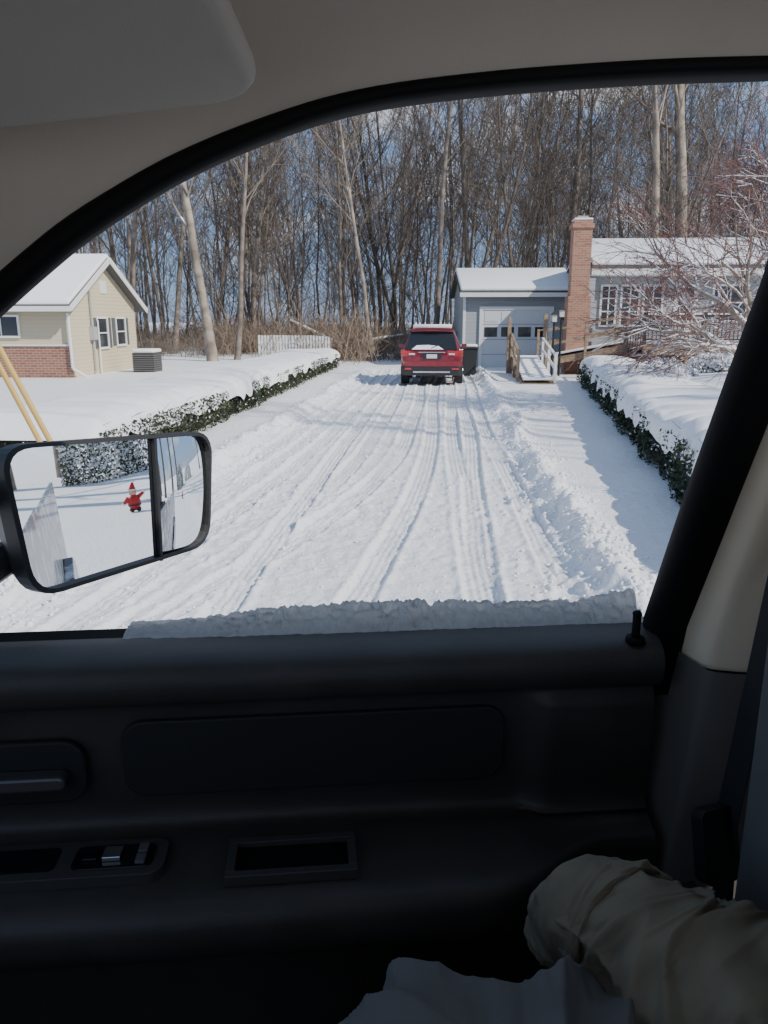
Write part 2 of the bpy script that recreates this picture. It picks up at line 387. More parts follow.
def ornamental(seed,L0,r00):
    r=random.Random(seed);segs=[]
    def rnd(a): return r.uniform(-a,a)
    def rec(p,d,L,ra,lv):
        n=4 if lv<3 else 2
        q=p
        pts=[p]
        for i in range(n):
            d=(d+Vector((rnd(.24),rnd(.24),rnd(.17)+(.02 if lv<3 else 0)))).normalized()
            q2=q+d*L/n;r0=ra*(1-i/n*.4);r1=ra*(1-(i+1)/n*.4)
            segs.append((q,q2,r0,r1,6 if lv<2 else (4 if lv<3 else 3)));q=q2;pts.append(q)
        if lv==5:return
        for k in range([8,5,5,5,4][lv]):
            st=pts[-1] if k<2 else pts[r.randint(max(1,n-2),n)] if lv<2 else pts[r.randint(1,n)]
            a=R(r.uniform(25,72) if lv==0 else r.uniform(20,52));v=Vector((rnd(1),rnd(1),rnd(.5)));v-=d*v.dot(d);v.normalize()
            rec(st,d*math.cos(a)+v*math.sin(a),L*r.uniform(.72,.95)*(1.1 if lv==0 else .84),max(ra*.5,.0052),lv+1)
    rec(Vector((0,0,-.1)),Vector((-.15,0,1)),L0,r00,0)
    b_=segmesh('ornamental_tree',segs,[M_bark2,M_twig,M_snow],lambda q:0 if q>.014 else 1,snowtop=.0075)
    return b_
inst('ornamental_tree',ornamental(11,1.65,.14),(7.75,15.6,gz(7.75,15.6)),.4)

# ---------------------------------------------------------------- hedges
def hedge(name,x0,y0,x1,y1,W,Hh,cap,seed,side,scallop):
    e=empty(name)
    r=random.Random(seed)
    d=Vector((x1-x0,y1-y0,0));L=d.length;d.normalize();nrm=Vector((d.y,-d.x,0))
    o=Vector((x0,y0,0));inn=-nrm*side
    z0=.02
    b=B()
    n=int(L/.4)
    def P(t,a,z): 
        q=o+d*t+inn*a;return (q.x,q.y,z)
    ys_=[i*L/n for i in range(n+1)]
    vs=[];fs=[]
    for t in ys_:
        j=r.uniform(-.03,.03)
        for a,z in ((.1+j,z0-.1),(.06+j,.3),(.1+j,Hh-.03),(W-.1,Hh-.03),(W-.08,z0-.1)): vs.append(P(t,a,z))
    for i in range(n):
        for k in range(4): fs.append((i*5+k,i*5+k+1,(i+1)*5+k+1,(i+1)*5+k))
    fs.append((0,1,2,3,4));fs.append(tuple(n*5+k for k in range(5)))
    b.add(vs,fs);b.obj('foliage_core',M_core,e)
    b=B()
    def leaf(c,sz,mi):
        a=Vector((r.gauss(0,1),r.gauss(0,1),r.gauss(0,1))).normalized();q=Vector((r.gauss(0,1),r.gauss(0,1),r.gauss(0,1)))
        q=(q-a*q.dot(a)).normalized();c=Vector(c)
        b.add([c-a*sz,c-q*sz*.55,c+a*sz,c+q*sz*.55],[(0,1,2,3)],mi)
    N=int(L*Hh*1150)
    for i in range(N):
        t=L*(r.random()**1.35);z=r.uniform(.0,Hh+.03)
        bul=.07*math.sin(t*2.3+seed)+.05*math.sin(t*5.1)
        depth=r.uniform(-.08,.08)-bul*.5
        mi=r.choices([0,1,2,3],[5,3.2,.9,.4+.8*(z>Hh*.7)])[0]
        leaf(P(t,depth,z),r.uniform(.018,.036),mi)
    for i in range(int(W*Hh*1800)):
        leaf(P(r.uniform(-.07,.06),r.uniform(0,W),r.uniform(0,Hh)),r.uniform(.018,.034),r.choices([0,1,2,3],[5,3,.8,1])[0])
    for i in range(int(L*6)):
        t=r.uniform(0,L);z=r.uniform(.1,Hh+.1);p=Vector(P(t,.05,z));b.tube(p,p+Vector((-inn.x*.14,-inn.y*.14,r.uniform(-.05,.14))),.004,.002,3,2)
    b.obj('foliage',[M_leafd,M_leafm,M_leafb,M_snow],e,fixn=False)
    nt_=int(L/.035);m=46
    T=np.linspace(-.12,L+.1,nt_)[:,None]*np.ones((1,m));A=np.linspace(0,1,m)[None,:]*np.ones((nt_,1))
    ang=np.pi*A
    edge=.09*(fbm(T*2.2,A*2,4,seed)-.5)+.12*(vn(T*1.1,T*0,seed+3)-.5)
    wid=W/2+.06+edge*1.2
    ends=np.clip(np.minimum(T+.12,L+.1-T)/.35,0,1)**.5
    cx=np.cos(ang);sx=np.sin(ang)
    sc=1+scallop*(np.abs(np.sin(T*np.pi/.62+.8*vn(T*.7,T*0,3)+A*.8))**.7-.5)
    a=W/2-np.sign(cx)*np.abs(cx)**.6*wid
    z=Hh-.05+cap*np.abs(sx)**.7*sc*ends*(.7+.7*fbm(T*.9,A*3,3,seed+7))-.12*(1-np.abs(sx))**3*(.2+1.6*vn(T*3.1,A*0,seed+8))+.025*(fbm(T*7,A*9,3,seed+9)-.5)
    PX=o.x+d.x*T+inn.x*a;PY=o.y+d.y*T+inn.y*a
    V=np.stack([PX,PY,z],-1)
    gridmesh('snow_cap',V if side<0 else V[:,::-1],M_snow,e)
    return e
hedge('hedge',-3.33,8.9,-1.85,31.5,1.9,.60,.26,3,1,.12)
hedge('hedge',2.62,5.0,5.95,23.6,1.45,.66,.24,8,-1,.35)

# ---------------------------------------------------------------- buildings
M_white=mat('white_trim',(.75,.75,.73),.5)
M_glass=mat('window_glass',(.03,.035,.04),.08,spec=.8)
M_tan=siding('tan_siding',(.60,.52,.36))
M_blue=siding('bluegray_siding',(.33,.35,.36),.14)
M_brick=brickmat('brick',(.24,.09,.055),(.33,.15,.09),(.36,.32,.28))
M_brick2=brickmat('brick_chimney',(.33,.14,.085),(.44,.22,.13),(.36,.30,.25))
M_roof=mat('shingle',(.10,.095,.09),.9)
M_wood=mat('weathered_wood',(.30,.22,.145),.8,var=.25,vscale=8)
M_blk=mat('black_metal',(.015,.015,.016),.5)
def window(b,x0,x1,z0,z1,y,fw=.06,mull=(),transom=(),gl=1,wh=0,n=(0,-1)):
    b.box(x0,x1,y-.02,y+.01,z0,z1,gl)
    b.box(x0-fw,x0,y-.05,y+.01,z0-fw,z1+fw,wh);b.box(x1,x1+fw,y-.05,y+.01,z0-fw,z1+fw,wh)
    b.box(x0,x1,y-.05,y+.01,z1,z1+fw,wh);b.box(x0,x1,y-.06,y+.01,z0-fw,z0,wh)
    for m_ in mull: b.box(m_-.02,m_+.02,y-.04,y-.022,z0,z1,wh)
    for t in transom: b.box(x0,x1,y-.038,y-.0205,t-.02,t+.02,wh)
def roofslab(b,Wd,eh,rh,x0,x1,ov,th,mi,lift=0,inset=0):
    s_=(rh-eh)/(Wd/2)
    pts=[(-ov+inset,eh-ov*s_+lift+inset*s_),(Wd/2,rh+lift),(Wd+ov-inset,eh-ov*s_+lift+inset*s_),(Wd+ov-inset,eh-ov*s_+lift+th+inset*s_),(Wd/2,rh+lift+th),(-ov+inset,eh-ov*s_+lift+th+inset*s_)]
    b.prism(pts,'x',x0,x1,mi)
e=empty('brick_house',(-9.36,23.5,0),R(-3))
b=B();Wd=5.4;L=13;eh=2.4;rh=3.72
b.prism([(0,0),(Wd,0),(Wd,eh),(Wd/2,rh),(0,eh)],'x',-L,0,0)
b.obj('walls',M_tan,e)
b=B();b.box(-L,.035,-.04,-.003,-.2,1.15,0);b.obj('brick_base',M_brick,e)
b=B()
b.box(-L,.05,-.08,0,1.15,1.2,0)
sl_=(rh-eh)/(Wd/2)
b2=B();roofslab(b2,Wd,eh,rh,-L,.3,.45,.1,0,.02);b2.obj('roof',M_roof,e)
b2=B();roofslab(b2,Wd,eh,rh,-L,.26,.42,.16,0,.125);b2.obj('roof_snow',M_snow,e,bevel=.06,seg=3,smooth=True)
b.beam((.315,-.47,eh-.45*sl_+.05),(.315,Wd/2,rh+.08),.03,.17,0);b.beam((.315,Wd+.47,eh-.45*sl_+.05),(.315,Wd/2,rh+.08),.03,.17,0)
b.box(-L,.3,-.5,-.455,eh-.45*sl_-.03,eh-.45*sl_+.12,0)
b.tube((.05,-.12,2.1),(.05,-.12,.5),.045,.045,8,0);b.tube((.05,-.12,.5),(.45,.3,.12),.045,.045,8,0);b.tube((.45,.3,.12),(1.6,1.2,.1),.045,.045,8,0)
b.tube((.08,1.5,.3),(.08,1.5,3.0),.035,.035,8,3);b.box(0,.16,1.36,1.64,1.3,1.7,3);b.tube((.08,1.9,.2),(.08,1.9,1.9),.03,.03,8,0)
b.box(0.003,.03,2.45,2.95,2.75,3.15,0)
for y0,y1,z0,z1 in ((2.0,2.75,1.05,1.95),(3.55,4.3,1.1,1.95)):
    b.box(.003,.02,y0,y1,z0,z1,1)
    b.box(0,.05,y0-.07,y0,z0-.07,z1+.07,0);b.box(0,.05,y1,y1+.07,z0-.07,z1+.07,0);b.box(0,.05,y0,y1,z1,z1+.07,0);b.box(0,.06,y0,y1,z0-.07,z0,0);b.box(.022,.04,y0,y1,(z0+z1)/2-.02,(z0+z1)/2+.02,0)
    b.box(.003,.03,y0-.33,y0-.08,z0-.03,z1+.03,2);b.box(.003,.03,y1+.08,y1+.33,z0-.03,z1+.03,2)
window(b,-2.6,-1.55,1.45,2.0,-.003,.06,mull=(-2.07,))
window(b,-6,-4.6,1.35,2.0,-.003,.06,mull=(-5.3,))
b.obj('trim_and_windows',[M_white,M_glass,mat('shutter',(.10,.105,.11),.6),mat('conduit_gray',(.4,.4,.4),.5)],e)
e=empty('air_conditioner',(-7.95,26.3,.1),R(-5))
b=B();b.box(-.36,.36,-.36,.36,.05,.75,0)
for k in range(9): b.box(-.38,.38,-.38,.38,.1+k*.07,.12+k*.07,1)
b.box(-.45,.45,-.45,.45,-.05,.05,1)
b.obj('cabinet',[mat('ac_dark',(.06,.06,.06),.6),mat('ac_louvre',(.16,.155,.15),.5)],e)
b=B();b.box(-.38,.38,-.38,.38,.752,.88,0);b.obj('snow_top',M_snow,e,bevel=.06,seg=3,smooth=True)

e=empty('garage',(3.13,31,0),R(-1.5));GW=4.45;GD=6.4
b=B();b.prism([(0,-.2),(GD,-.2),(GD,2.95),(GD/2,3.8),(0,2.95)],'x',0,GW,0)
b.obj('walls',M_blue,e)
b2=B();roofslab(b2,GD,2.95,3.8,-.2,GW,.3,.08,0,.02);b2.obj('roof',M_roof,e)
b2=B();roofslab(b2,GD,2.95,3.8,-.17,GW,.27,.15,0,.105);b2.obj('roof_snow',M_snow,e,bevel=.06,seg=3,smooth=True)
b=B();b.box(-.2,GW,-.36,-.31,2.77,2.93,0)
b.box(-.04,.06,-.03,.06,-.2,2.9,0)
dx0,dx1=.72,3.35
b.box(dx0,dx1,-.035,-.003,0,2.3,1)
for k in range(4):
    z0=.02+k*.575
    for j in range(4):
        w_=(dx1-dx0)/4;xa=dx0+j*w_+.08;xb=xa+w_-.16
        b.box(xa,xb,-.05,-.036,z0+.1,z0+.47,2 if k==2 else 1)
    b.box(dx0,dx1,-.042,-.0345,z0-.008,z0+.012,3)
b.box(dx0-.12,dx0,-.07,-.003,0,2.42,0);b.box(dx1,dx1+.12,-.07,-.003,0,2.42,0);b.box(dx0,dx1,-.07,-.003,2.3,2.42,0)
b.box(3.8,4.0,-.12,-.003,1.9,2.15,4)
b.obj('door_and_trim',[M_white,mat('garage_door',(.66,.67,.68),.5),M_glass,mat('door_seam',(.25,.25,.25),.6),M_blk],e)

e=empty('house',(7.45,28.2,0),R(-4));HW=16;HD=5.0
b=B();b.prism([(0,-.2),(HD,-.2),(HD,3.75),(HD/2,4.62),(0,3.75)],'x',-.15,HW,0);b.obj('walls',M_blue,e)
b2=B();roofslab(b2,HD,3.75,4.62,-.25,HW,.45,.09,0,.02);b2.obj('roof',M_roof,e)
b2=B();roofslab(b2,HD,3.75,4.62,-.23,HW,.42,.16,0,.115);b2.obj('roof_snow',M_snow,e,bevel=.07,seg=3,smooth=True)
b=B();b.box(-.25,HW,-.51,-.455,3.42,3.62,0)
b.box(-.25,HW,-.455,-.003,3.39,3.42,0)
for (x0,x1) in ((.25,.7),(.95,1.5),(1.72,2.3)): window(b,x0,x1,1.75,3.05,-.003,.07,mull=((x0+x1)/2,),transom=(2.2,2.65))
b.box(2.75,3.55,-.03,-.003,1.2,3.15,0);b.box(2.9,3.4,-.045,-.031,1.9,3.0,1)
for (x0,x1) in ((4.1,5.2),(6.5,7.9)): window(b,x0,x1,1.9,3.05,-.003,.07,mull=((x0+x1)/2,),transom=(2.5,))
b.obj('windows_and_trim',[M_white,M_glass],e)
b=B();cx0,cx1=-1.02,-.40
b.box(cx0,cx1,-1.0,-.4,-.2,5.15,0);b.box(cx0-.05,cx1+.05,-1.05,-.35,4.9,5.03,0);b.box(cx0-.07,cx1+.07,-1.07,-.33,-.2,2.7,0)
b.box(cx0+.13,cx1-.13,-.85,-.55,5.15,5.3,1)
b.obj('chimney',[M_brick2,mat('chimney_cap',(.4,.36,.3),.8)],e)
b=B();b.box(cx0,cx1,-1.0,-.4,5.152,5.22,0);b.obj('chimney_snow',M_snow,e,bevel=.03)
b=B();b.box(cx1,-.152,-.75,1.5,-.2,3.3,0);b.obj('side_wall',M_blue,e)

e=empty('wooden_deck',(8.0,24.2,0),R(-1))
b=B();b.box(0,7,0,3.9,1.02,1.16,0);b.box(-.02,7.02,-.05,0,.86,1.17,0)
for k in range(6): b.box(k*1.3,k*1.3+.12,.02,.14,.2,1.02,0)
b.box(0,7,.2,.24,.3,.84,2)  # solid sheet coloured dark to stand for the shade below the deck
b.obj('deck_frame',[M_wood,M_blk,mat('deck_underside_shade',(.12,.09,.06),.9)],e)
b=B();b.box(0,7,.05,3.2,1.165,1.26,0);b.obj('deck_snow',M_snow,e,bevel=.03,smooth=True)
b=B()
b.box(0,7,.0,.05,2.0,2.06,0);b.box(0,7,.0,.04,1.3,1.34,0)
for k in range(56): b.box(.1+k*.124,.125+k*.124,.01,.035,1.3,2.02,0)
for x in (0,1.8,3.6,5.4,7): b.box(x-.05,x+.05,-.02,.08,1.16,2.14,0)
b.beam((-.9,-1.2,1.45),(0,0,2.03),.05,.06,0);b.beam((-.9,-1.2,.75),(0,0,1.32),.04,.04,0);b.box(-.95,-.85,-1.25,-1.15,.3,1.6,0)
for k in range(7):
    f=(k+.5)/7;b.box(-.9+.9*f-.012,-.9+.9*f+.012,-1.2+1.2*f-.012,-1.2+1.2*f+.012,.75+.57*f,1.45+.57*f,0)
b.obj('railing',M_blk,e)
b=B();b.box(0,7,-.005,.055,2.062,2.11,0);b.obj('railing_snow',M_snow,e,bevel=.015)
e=empty('wheelchair_ramp')
b=B()
def rail(b,p0,p1,h,mi=0,pk=True,n=4,mid=True):
    p0=Vector(p0);p1=Vector(p1)
    b.beam(p0+Vector((0,0,h)),p1+Vector((0,0,h)),.07,.045,mi)
    if mid: b.beam(p0+Vector((0,0,h*.5)),p1+Vector((0,0,h*.5)),.04,.09,mi)
    for i in range(n+1):
        q=p0.lerp(p1,i/n);b.box(q.x-.04,q.x+.04,q.y-.04,q.y+.04,q.z-.6,q.z+h+.05,mi)
b.add([(4.0,22.6,.12),(4.95,22.5,.12),(5.4,27.4,.62),(4.45,27.5,.62),(4.0,22.6,-.1),(4.95,22.5,-.1),(5.4,27.4,.3),(4.45,27.5,.3)],[(0,1,2,3),(0,4,5,1),(1,5,6,2),(3,2,6,7),(0,3,7,4)],0)
b.add([(5.4,26.4,.62),(8.0,26.0,1.12),(8.0,27.1,1.12),(5.4,27.5,.62),(5.4,26.4,.4),(8.0,26.0,.9),(8.0,27.1,.9),(5.4,27.5,.4)],[(0,1,2,3),(0,4,5,1),(3,2,6,7)],0)
rail(b,(4.05,23.6,.2),(4.45,27.4,.62),.8,0,n=2);rail(b,(5.38,26.3,.65),(8.0,25.95,1.12),.9,0,n=2);rail(b,(5.38,27.5,.65),(8.0,27.15,1.12),.9,0,n=2)
b.box(5.3,5.42,26.2,26.32,0,2.1,0);b.box(4.3,4.42,27.4,27.52,0,2.0,0)
b.obj('ramp_frame',M_wood,e)
b=B()
rail(b,(4.98,22.7,.15),(5.3,26.2,.55),.75,0,n=2)
b.obj('ramp_white_rail',M_white,e)
b=B();b.add([(4.05,22.6,.22),(4.92,22.5,.22),(5.35,27.3,.72),(4.5,27.4,.72)],[(0,1,2,3)],0)
for k in range(12):
    f=k/12;b.box(4.08+.4*f,4.9+.4*f,22.7+4.7*f,22.95+4.7*f,.2+.5*f,.26+.5*f,0)
b.add([(5.4,26.45,.7),(7.95,26.05,1.2),(7.95,27.05,1.2),(5.4,27.4,.7)],[(0,1,2,3)],0)
b.obj('ramp_snow',M_snow,e)
def lamp(x,y,h):
    e=empty('lamp_post',(x,y,gz(x,y)));b=B()
    b.tube((0,0,0),(0,0,h),.04,.035,8,0);b.prism([(-.07,-.07),(.07,-.07),(.07,.07),(-.07,.07)],'z',h,h+.22,1)
    b.add([(-.11,-.11,h+.22),(.11,-.11,h+.22),(.11,.11,h+.22),(-.11,.11,h+.22),(0,0,h+.36)],[(0,1,4),(1,2,4),(2,3,4),(3,0,4),(3,2,1,0)],0)
    b.box(-.09,.09,-.09,.09,h-.02,h,0)
    b.obj('post_and_lantern',[M_blk,mat('lantern_glass',(.6,.6,.55),.3)],e)
lamp(5.5,25.6,1.75);lamp(5.8,25.9,1.9)
e=empty('picket_fence');b=B()
for k in range(24):
    x=-5.4+k*.13;z=gz(x,33.8);b.box(x,x+.095,33.8,33.82,z,z+1.05,0)
b.box(-5.4,-2.3,33.83,33.86,.55,.63,0);b.box(-5.4,-2.3,33.83,33.86,.95,1.03,0)
b.obj('pickets',M_white,e)
e=empty('trash_bin',(3.02,28.0,gz(3.02,28.0)),R(-4));b=B()
vs=[]
for z,s in ((.0,.24),(.95,.31)):
    vs+=[(-s,-s*1.1,z),(s,-s*1.1,z),(s,s*1.1,z),(-s,s*1.1,z)]
b.add(vs,[(3,2,1,0),(4,5,6,7),(0,1,5,4),(1,2,6,5),(2,3,7,6),(3,0,4,7)]);b.box(-.33,.33,-.37,.37,.952,1.0,0);b.tube((-.3,.42,.98),(.3,.42,.98),.02,.02,6,0)
for sx in(-.27,.27): b.tube((sx-.03,.3,.1),(sx+.03,.3,.1),.11,.11,12,0,True)
b.obj('bin_body',mat('bin_plastic',(.03,.035,.035),.6),e,bevel=.015)
b=B();b.box(-.3,.3,-.33,.33,1.002,1.1,0);b.obj('bin_snow',M_snow,e,bevel=.04,smooth=True)
e=empty('guy_wire_guard');b=B()
for (p0,p1) in (((-3.22,6,2.35),(-2.2,6.0,0)),((-3.42,6.3,2.3),(-2.45,6.3,0))):
    p0=Vector(p0);p1=Vector(p1);b.tube(p1,p0,.022,.022,10,0,True);b.tube(p0,p0+(p0-p1)*3,.006,.006,5,1)
b.obj('guards',[mat('yellow_plastic',(.55,.36,.10),.5),M_chrome],e)

def shrub(name,x,y,rad,h,seed,snowfrac=.5,n=5000):
    e=empty(name,(x,y,gz(x,y)));r=random.Random(seed);b=B()
    for i in range(n):
        u=r.random()*2*math.pi;ph=math.acos(r.uniform(-.1,1));rr=r.uniform(.75,1.05)*(1+.15*math.sin(5*u+seed)*math.sin(4*ph))
        p=Vector((math.cos(u)*math.sin(ph)*rad*rr,math.sin(u)*math.sin(ph)*rad*rr,math.cos(ph)*h*rr))
        a=Vector((r.gauss(0,1),r.gauss(0,1),r.gauss(0,1))).normalized();q=Vector((r.gauss(0,1),r.gauss(0,1),r.gauss(0,1)));q=(q-a*q.dot(a)).normalized();sz=r.uniform(.03,.06)
        mi=1 if r.random()<snowfrac*(.4+math.cos(ph)) else 0
        if mi: sz*=1.3
        b.add([p-a*sz,p-q*sz*.6,p+a*sz,p+q*sz*.6],[(0,1,2,3)],mi)
    b.obj('foliage',[M_leafm,M_snow],e,fixn=False)
    return e
shrub('snowy_shrub',24.0,3.95,1.3,2.3,3,.5,11000)
shrub('snowy_shrub',27.0,8.2,1.6,1.9,5,.6,7000)
shrub('snowy_shrub',7.6,21.5,.9,.55,6,1.2,6000)
shrub('snowy_shrub',9.4,22,.8,.5,7,1.2,5000)

e=empty('santa_lawn_figure',(13.5,3.2,gz(13.5,3.2)),R(90));e.scale=(.62,.62,.62);b=B()
def ell(b,c,rx,ry,rz,mi,n=14,m=9):
    vs=[];fs=[]
    for i in range(m+1):
        t=math.pi*i/m
        for j in range(n):
            p=2*math.pi*j/n;vs.append((c[0]+rx*math.sin(t)*math.cos(p),c[1]+ry*math.sin(t)*math.sin(p),c[2]+rz*math.cos(t)))
    for i in range(m):
        for j in range(n): fs.append((i*n+j,(i+1)*n+j,(i+1)*n+(j+1)%n,i*n+(j+1)%n))
    b.add(vs,fs,mi)
ell(b,(0,0,.3),.2,.18,.26,0);ell(b,(0,0,.62),.12,.12,.12,2);ell(b,(0,-.07,.56),.1,.08,.1,1);ell(b,(-.1,0,.08),.08,.12,.08,3);ell(b,(.1,0,.08),.08,.12,.08,3)
b.tube((0,0,.68),(.04,0,.92),.12,.03,12,0);ell(b,(.05,0,.93),.045,.045,.045,1);b.tube((0,0,.67),(0,0,.71),.13,.13,14,1);b.tube((0,0,.2),(0,0,.25),.2,.2,14,3)
b.tube((-.15,0,.45),(-.3,-.05,.3),.07,.05,8,0);b.tube((.15,0,.45),(.32,-.05,.55),.07,.05,8,0);ell(b,(-.31,-.05,.28),.05,.05,.05,1);ell(b,(.33,-.05,.57),.05,.05,.05,1)
b.obj('body',[mat('santa_red',(.5,.02,.02),.5),mat('santa_white',(.8,.8,.8),.7),mat('santa_skin',(.6,.35,.25),.6),M_blk],e,smooth=True)

# ---------------------------------------------------------------- parked SUV (rear faces camera)
e=empty('parked_car',(1.42,23.3,.0),R(-4))
M_red=mat('red_paint',(.22,.010,.022),.28,.2,coat=.8)
M_cg=mat('car_glass',(.012,.014,.016),.06,spec=.8)
M_bmp=mat('bumper_black',(.02,.02,.021),.6)
M_tl=mat('tail_light',(.45,.03,.03),.2,coat=1)
M_tyre=mat('tyre',(.02,.02,.02),.85);M_alloy=mat('alloy',(.5,.5,.5),.3,.9)
def station(y,w,zb,zbelt,wr,zr):
    pts=[(w*.86,zb),(w*.97,zb+.08),(w,zb+.3),(w*.995,zbelt-.22),(w*.955,zbelt),(wr+(w*.93-wr)*.45,zbelt+(zr-zbelt)*.55),(wr*1.0,zr-.09),(wr*.88,zr-.02),(wr*.5,zr+.015),(0,zr+.02)]
    return [(x,y,z) for x,z in pts]+[(-x,y,z) for x,z in pts[-2::-1]]
st=[(0.0,.80,.36,.94,.70,1.02),(.03,.87,.32,.98,.80,1.10),(.12,.91,.28,1.02,.76,1.25),(.28,.93,.26,1.03,.68,1.52),(.42,.935,.26,1.03,.655,1.64),(.9,.94,.25,1.02,.66,1.68),(1.8,.94,.25,1.0,.67,1.70),(2.6,.94,.25,.98,.66,1.66),(3.05,.94,.25,.97,.66,1.5),(3.5,.93,.25,.98,.72,1.12),(4.2,.9,.27,.9,.7,.98),(4.55,.82,.3,.8,.6,.86),(4.65,.7,.36,.7,.5,.74)]
b=B();rows=[station(*s) for s in st];n=len(rows[0]);vs=[p for r_ in rows for p in r_]
for i in range(len(rows)-1):
    for j in range(n-1):
        f=(i*n+j,i*n+j+1,(i+1)*n+j+1,(i+1)*n+j);k=0
        jj=j if j<9 else 17-j
        if jj in(4,5) and 3<=i<=8: k=1
        if jj in (6,7,8) and 8<=i<9: k=1
        if jj<=1: k=2
        b.f.append(f);b.m.append(k)
b.v=vs
b.f.append(tuple(range(n-1,-1,-1)));b.m.append(0);b.f.append(tuple((len(rows)-1)*n+j for j in range(n)));b.m.append(2)
for i in range(len(rows)-1): b.f.append((i*n,(i+1)*n,(i+1)*n+n-1,i*n+n-1));b.m.append(2)
o=b.obj('body',[M_red,M_cg,M_bmp],e,smooth=True)
o.modifiers.new('s','SUBSURF').levels=1;o.modifiers['s'].render_levels=2
b=B()
b.add([(-.76,-.02,1.05),(.76,-.02,1.05),(.63,.215,1.57),(-.63,.215,1.57),(-.74,.14,1.04),(.74,.14,1.04),(.62,.4,1.5),(-.62,.4,1.5)],[(0,1,2,3),(0,4,5,1),(1,5,6,2),(2,6,7,3),(3,7,4,0)],1)
b.beam((-.64,.22,1.625),(.64,.22,1.625),.24,.05,0)
b.box(-.2,.2,.08,.10,1.60,1.615,3)
b.prism([(-.8,-.06),(.8,-.06),(.93,.14),(.93,.4),(-.93,.4),(-.93,.14)],'z',.30,.56,2)
b.prism([(-.8,-.05),(.8,-.05),(.92,.14),(.92,.4),(-.92,.4),(-.92,.14)],'z',.563,.72,0)
b.box(-.55,.55,-.09,-.055,.38,.43,6)
b.box(-.28,.28,-.025,.02,.78,.95,2);b.box(-.155,.155,-.035,-.026,.80,.92,5)
b.box(-.4,.4,-.03,.03,.965,.99,6)
for s in(-1,1):
    x0,x1=sorted((s*.46,s*.86));b.prism([(x0,-.02),(x1,.02),(x1,.3),(x0,.1)],'z',.86,1.03,3)
    b.prism([(s*.80,.02),(s*.925,.08),(s*.935,.34),(s*.8,.3)],'z',.84,1.06,3)
    b.box(min(s*.5,s*.68),max(s*.5,s*.68),-.035,-.02,.9,.95,5)
    b.box(min(s*.6,s*.8),max(s*.6,s*.8),-.075,-.052,.47,.52,3)
    b.tube((s*.5,-.02,.30),(s*.5,.2,.30),.04,.04,10,6,True)
    b.box(min(s*.96,s*1.13),max(s*.96,s*1.13),2.95,3.08,1.0,1.14,0)
    b.beam((s*.62,.6,1.72),(s*.62,2.4,1.73),.04,.04,4)
b.beam((-.02,-.02,1.1),(.42,.08,1.28),.02,.02,2)
b.obj('rear_details',[M_red,M_cg,M_bmp,M_tl,M_bmp,mat('plate',(.6,.62,.65),.4),M_chrome],e,bevel=.012)
b=B()
for s in(-1,1):
    for yy in (.85,3.6):
        x0,x1=(s*.70,s*.94)
        b.tube((x0,yy,.34),(x1,yy,.34),.35,.35,24,0,True);b.tube((x1,yy,.34),(x1+s*.01,yy,.34),.22,.22,20,1,True)
b.obj('wheels',[M_tyre,M_alloy],e,bevel=.02)
b=B()
b.prism([(-.57,.42),(.57,.42),(.6,1.0),(.6,2.5),(-.6,2.5),(-.6,1.0)],'z',1.66,1.775,0)
b.obj('roof_snow',M_snow,e,bevel=.035,smooth=True)
b=B();b.add([(-.6,-.03,1.06),(.35,-.03,1.06),(.2,.02,1.16),(-.1,.035,1.19),(-.45,.03,1.18)],[(0,1,2,3,4)],0);b.obj('window_snow',M_snow,e)

# ---------------------------------------------------------------- truck (local frame turned 5.2 deg)
tk=empty('pickup_truck',(0,0,0),R(5.2))
G=[(-.353,.827,1.876),(-.306,.815,1.912),(-.261,.804,1.945),(-.213,.794,1.978),(-.147,.782,2.015),(-.099,.775,2.038),(-.043,.768,2.06),(.02,.761,2.08),(.083,.757,2.093),(.174,.753,2.104),(.265,.751,2.112),(.339,.749,2.117),(.422,.748,2.121)]
G=[(-.95,.96,1.44),(-.62,.91,1.645),(-.47,.865,1.775),(-.41,.845,1.83)]+G+[(.47,.747,2.123),(.6,.747,2.125),(1.5,.75,2.12)]
def offs(i,dn):
    a=Vector(G[max(i-1,0)]);c=Vector(G[min(i+1,len(G)-1)]);t=(c-a).normalized();nn=Vector((-t.z,0,t.x));return nn*dn
prof=[(.0,.03),(-.002,.0),(.001,-.008),(.005,-.011),(.011,-.009),(.014,0),(.014,.05)]
V=[]
for i in range(len(G)):
    row=[];k=1+.8*float(sst(.1,-.35,np.array(G[i][0])))
    for dn,dy in prof:
        q=Vector(G[i])+offs(i,dn*k);row.append((q.x,q.y+dy,q.z))
    V.append(row)
def refine(V,k=4):
    V=np.array(V,float);n=len(V);out=[]
    for i in range(n-1):
        p0=V[max(i-1,0)];p1=V[i];p2=V[i+1];p3=V[min(i+2,n-1)]
        for t in np.linspace(0,1,k,endpoint=False):
            out.append(.5*((2*p1)+(-p0+p2)*t+(2*p0-5*p1+4*p2-p3)*t*t+(-p0+3*p1-3*p2+p3)*t**3))
    out.append(V[-1]);return np.array(out)
gridmesh('window_seal',refine(V),M_rubber,tk)
V=[]
for i in range(len(G)):
    row=[];k=1+.8*float(sst(.1,-.35,np.array(G[i][0])))
    base=Vector(G[i])+offs(i,.0115*k)
    zt=2.25
    for f,yo in ((0,.0),(.10,-.006),(.3,-.03),(.52,-.075),(.72,-.14),(.87,-.23),(.96,-.36),(1,-.55),(1,-1.45)):
        y_=base.y+yo;z_=base.z+(zt-base.z)*f
        if G[i][0]<-.36:
            k=min(1,(-.36-G[i][0])/.2)
            z_=base.z+(zt-base.z)*f*(1-k)+k*.03*f; y_=base.y+yo*(1-k)-k*.09*f
        row.append((base.x,y_,z_))
    V.append(row)
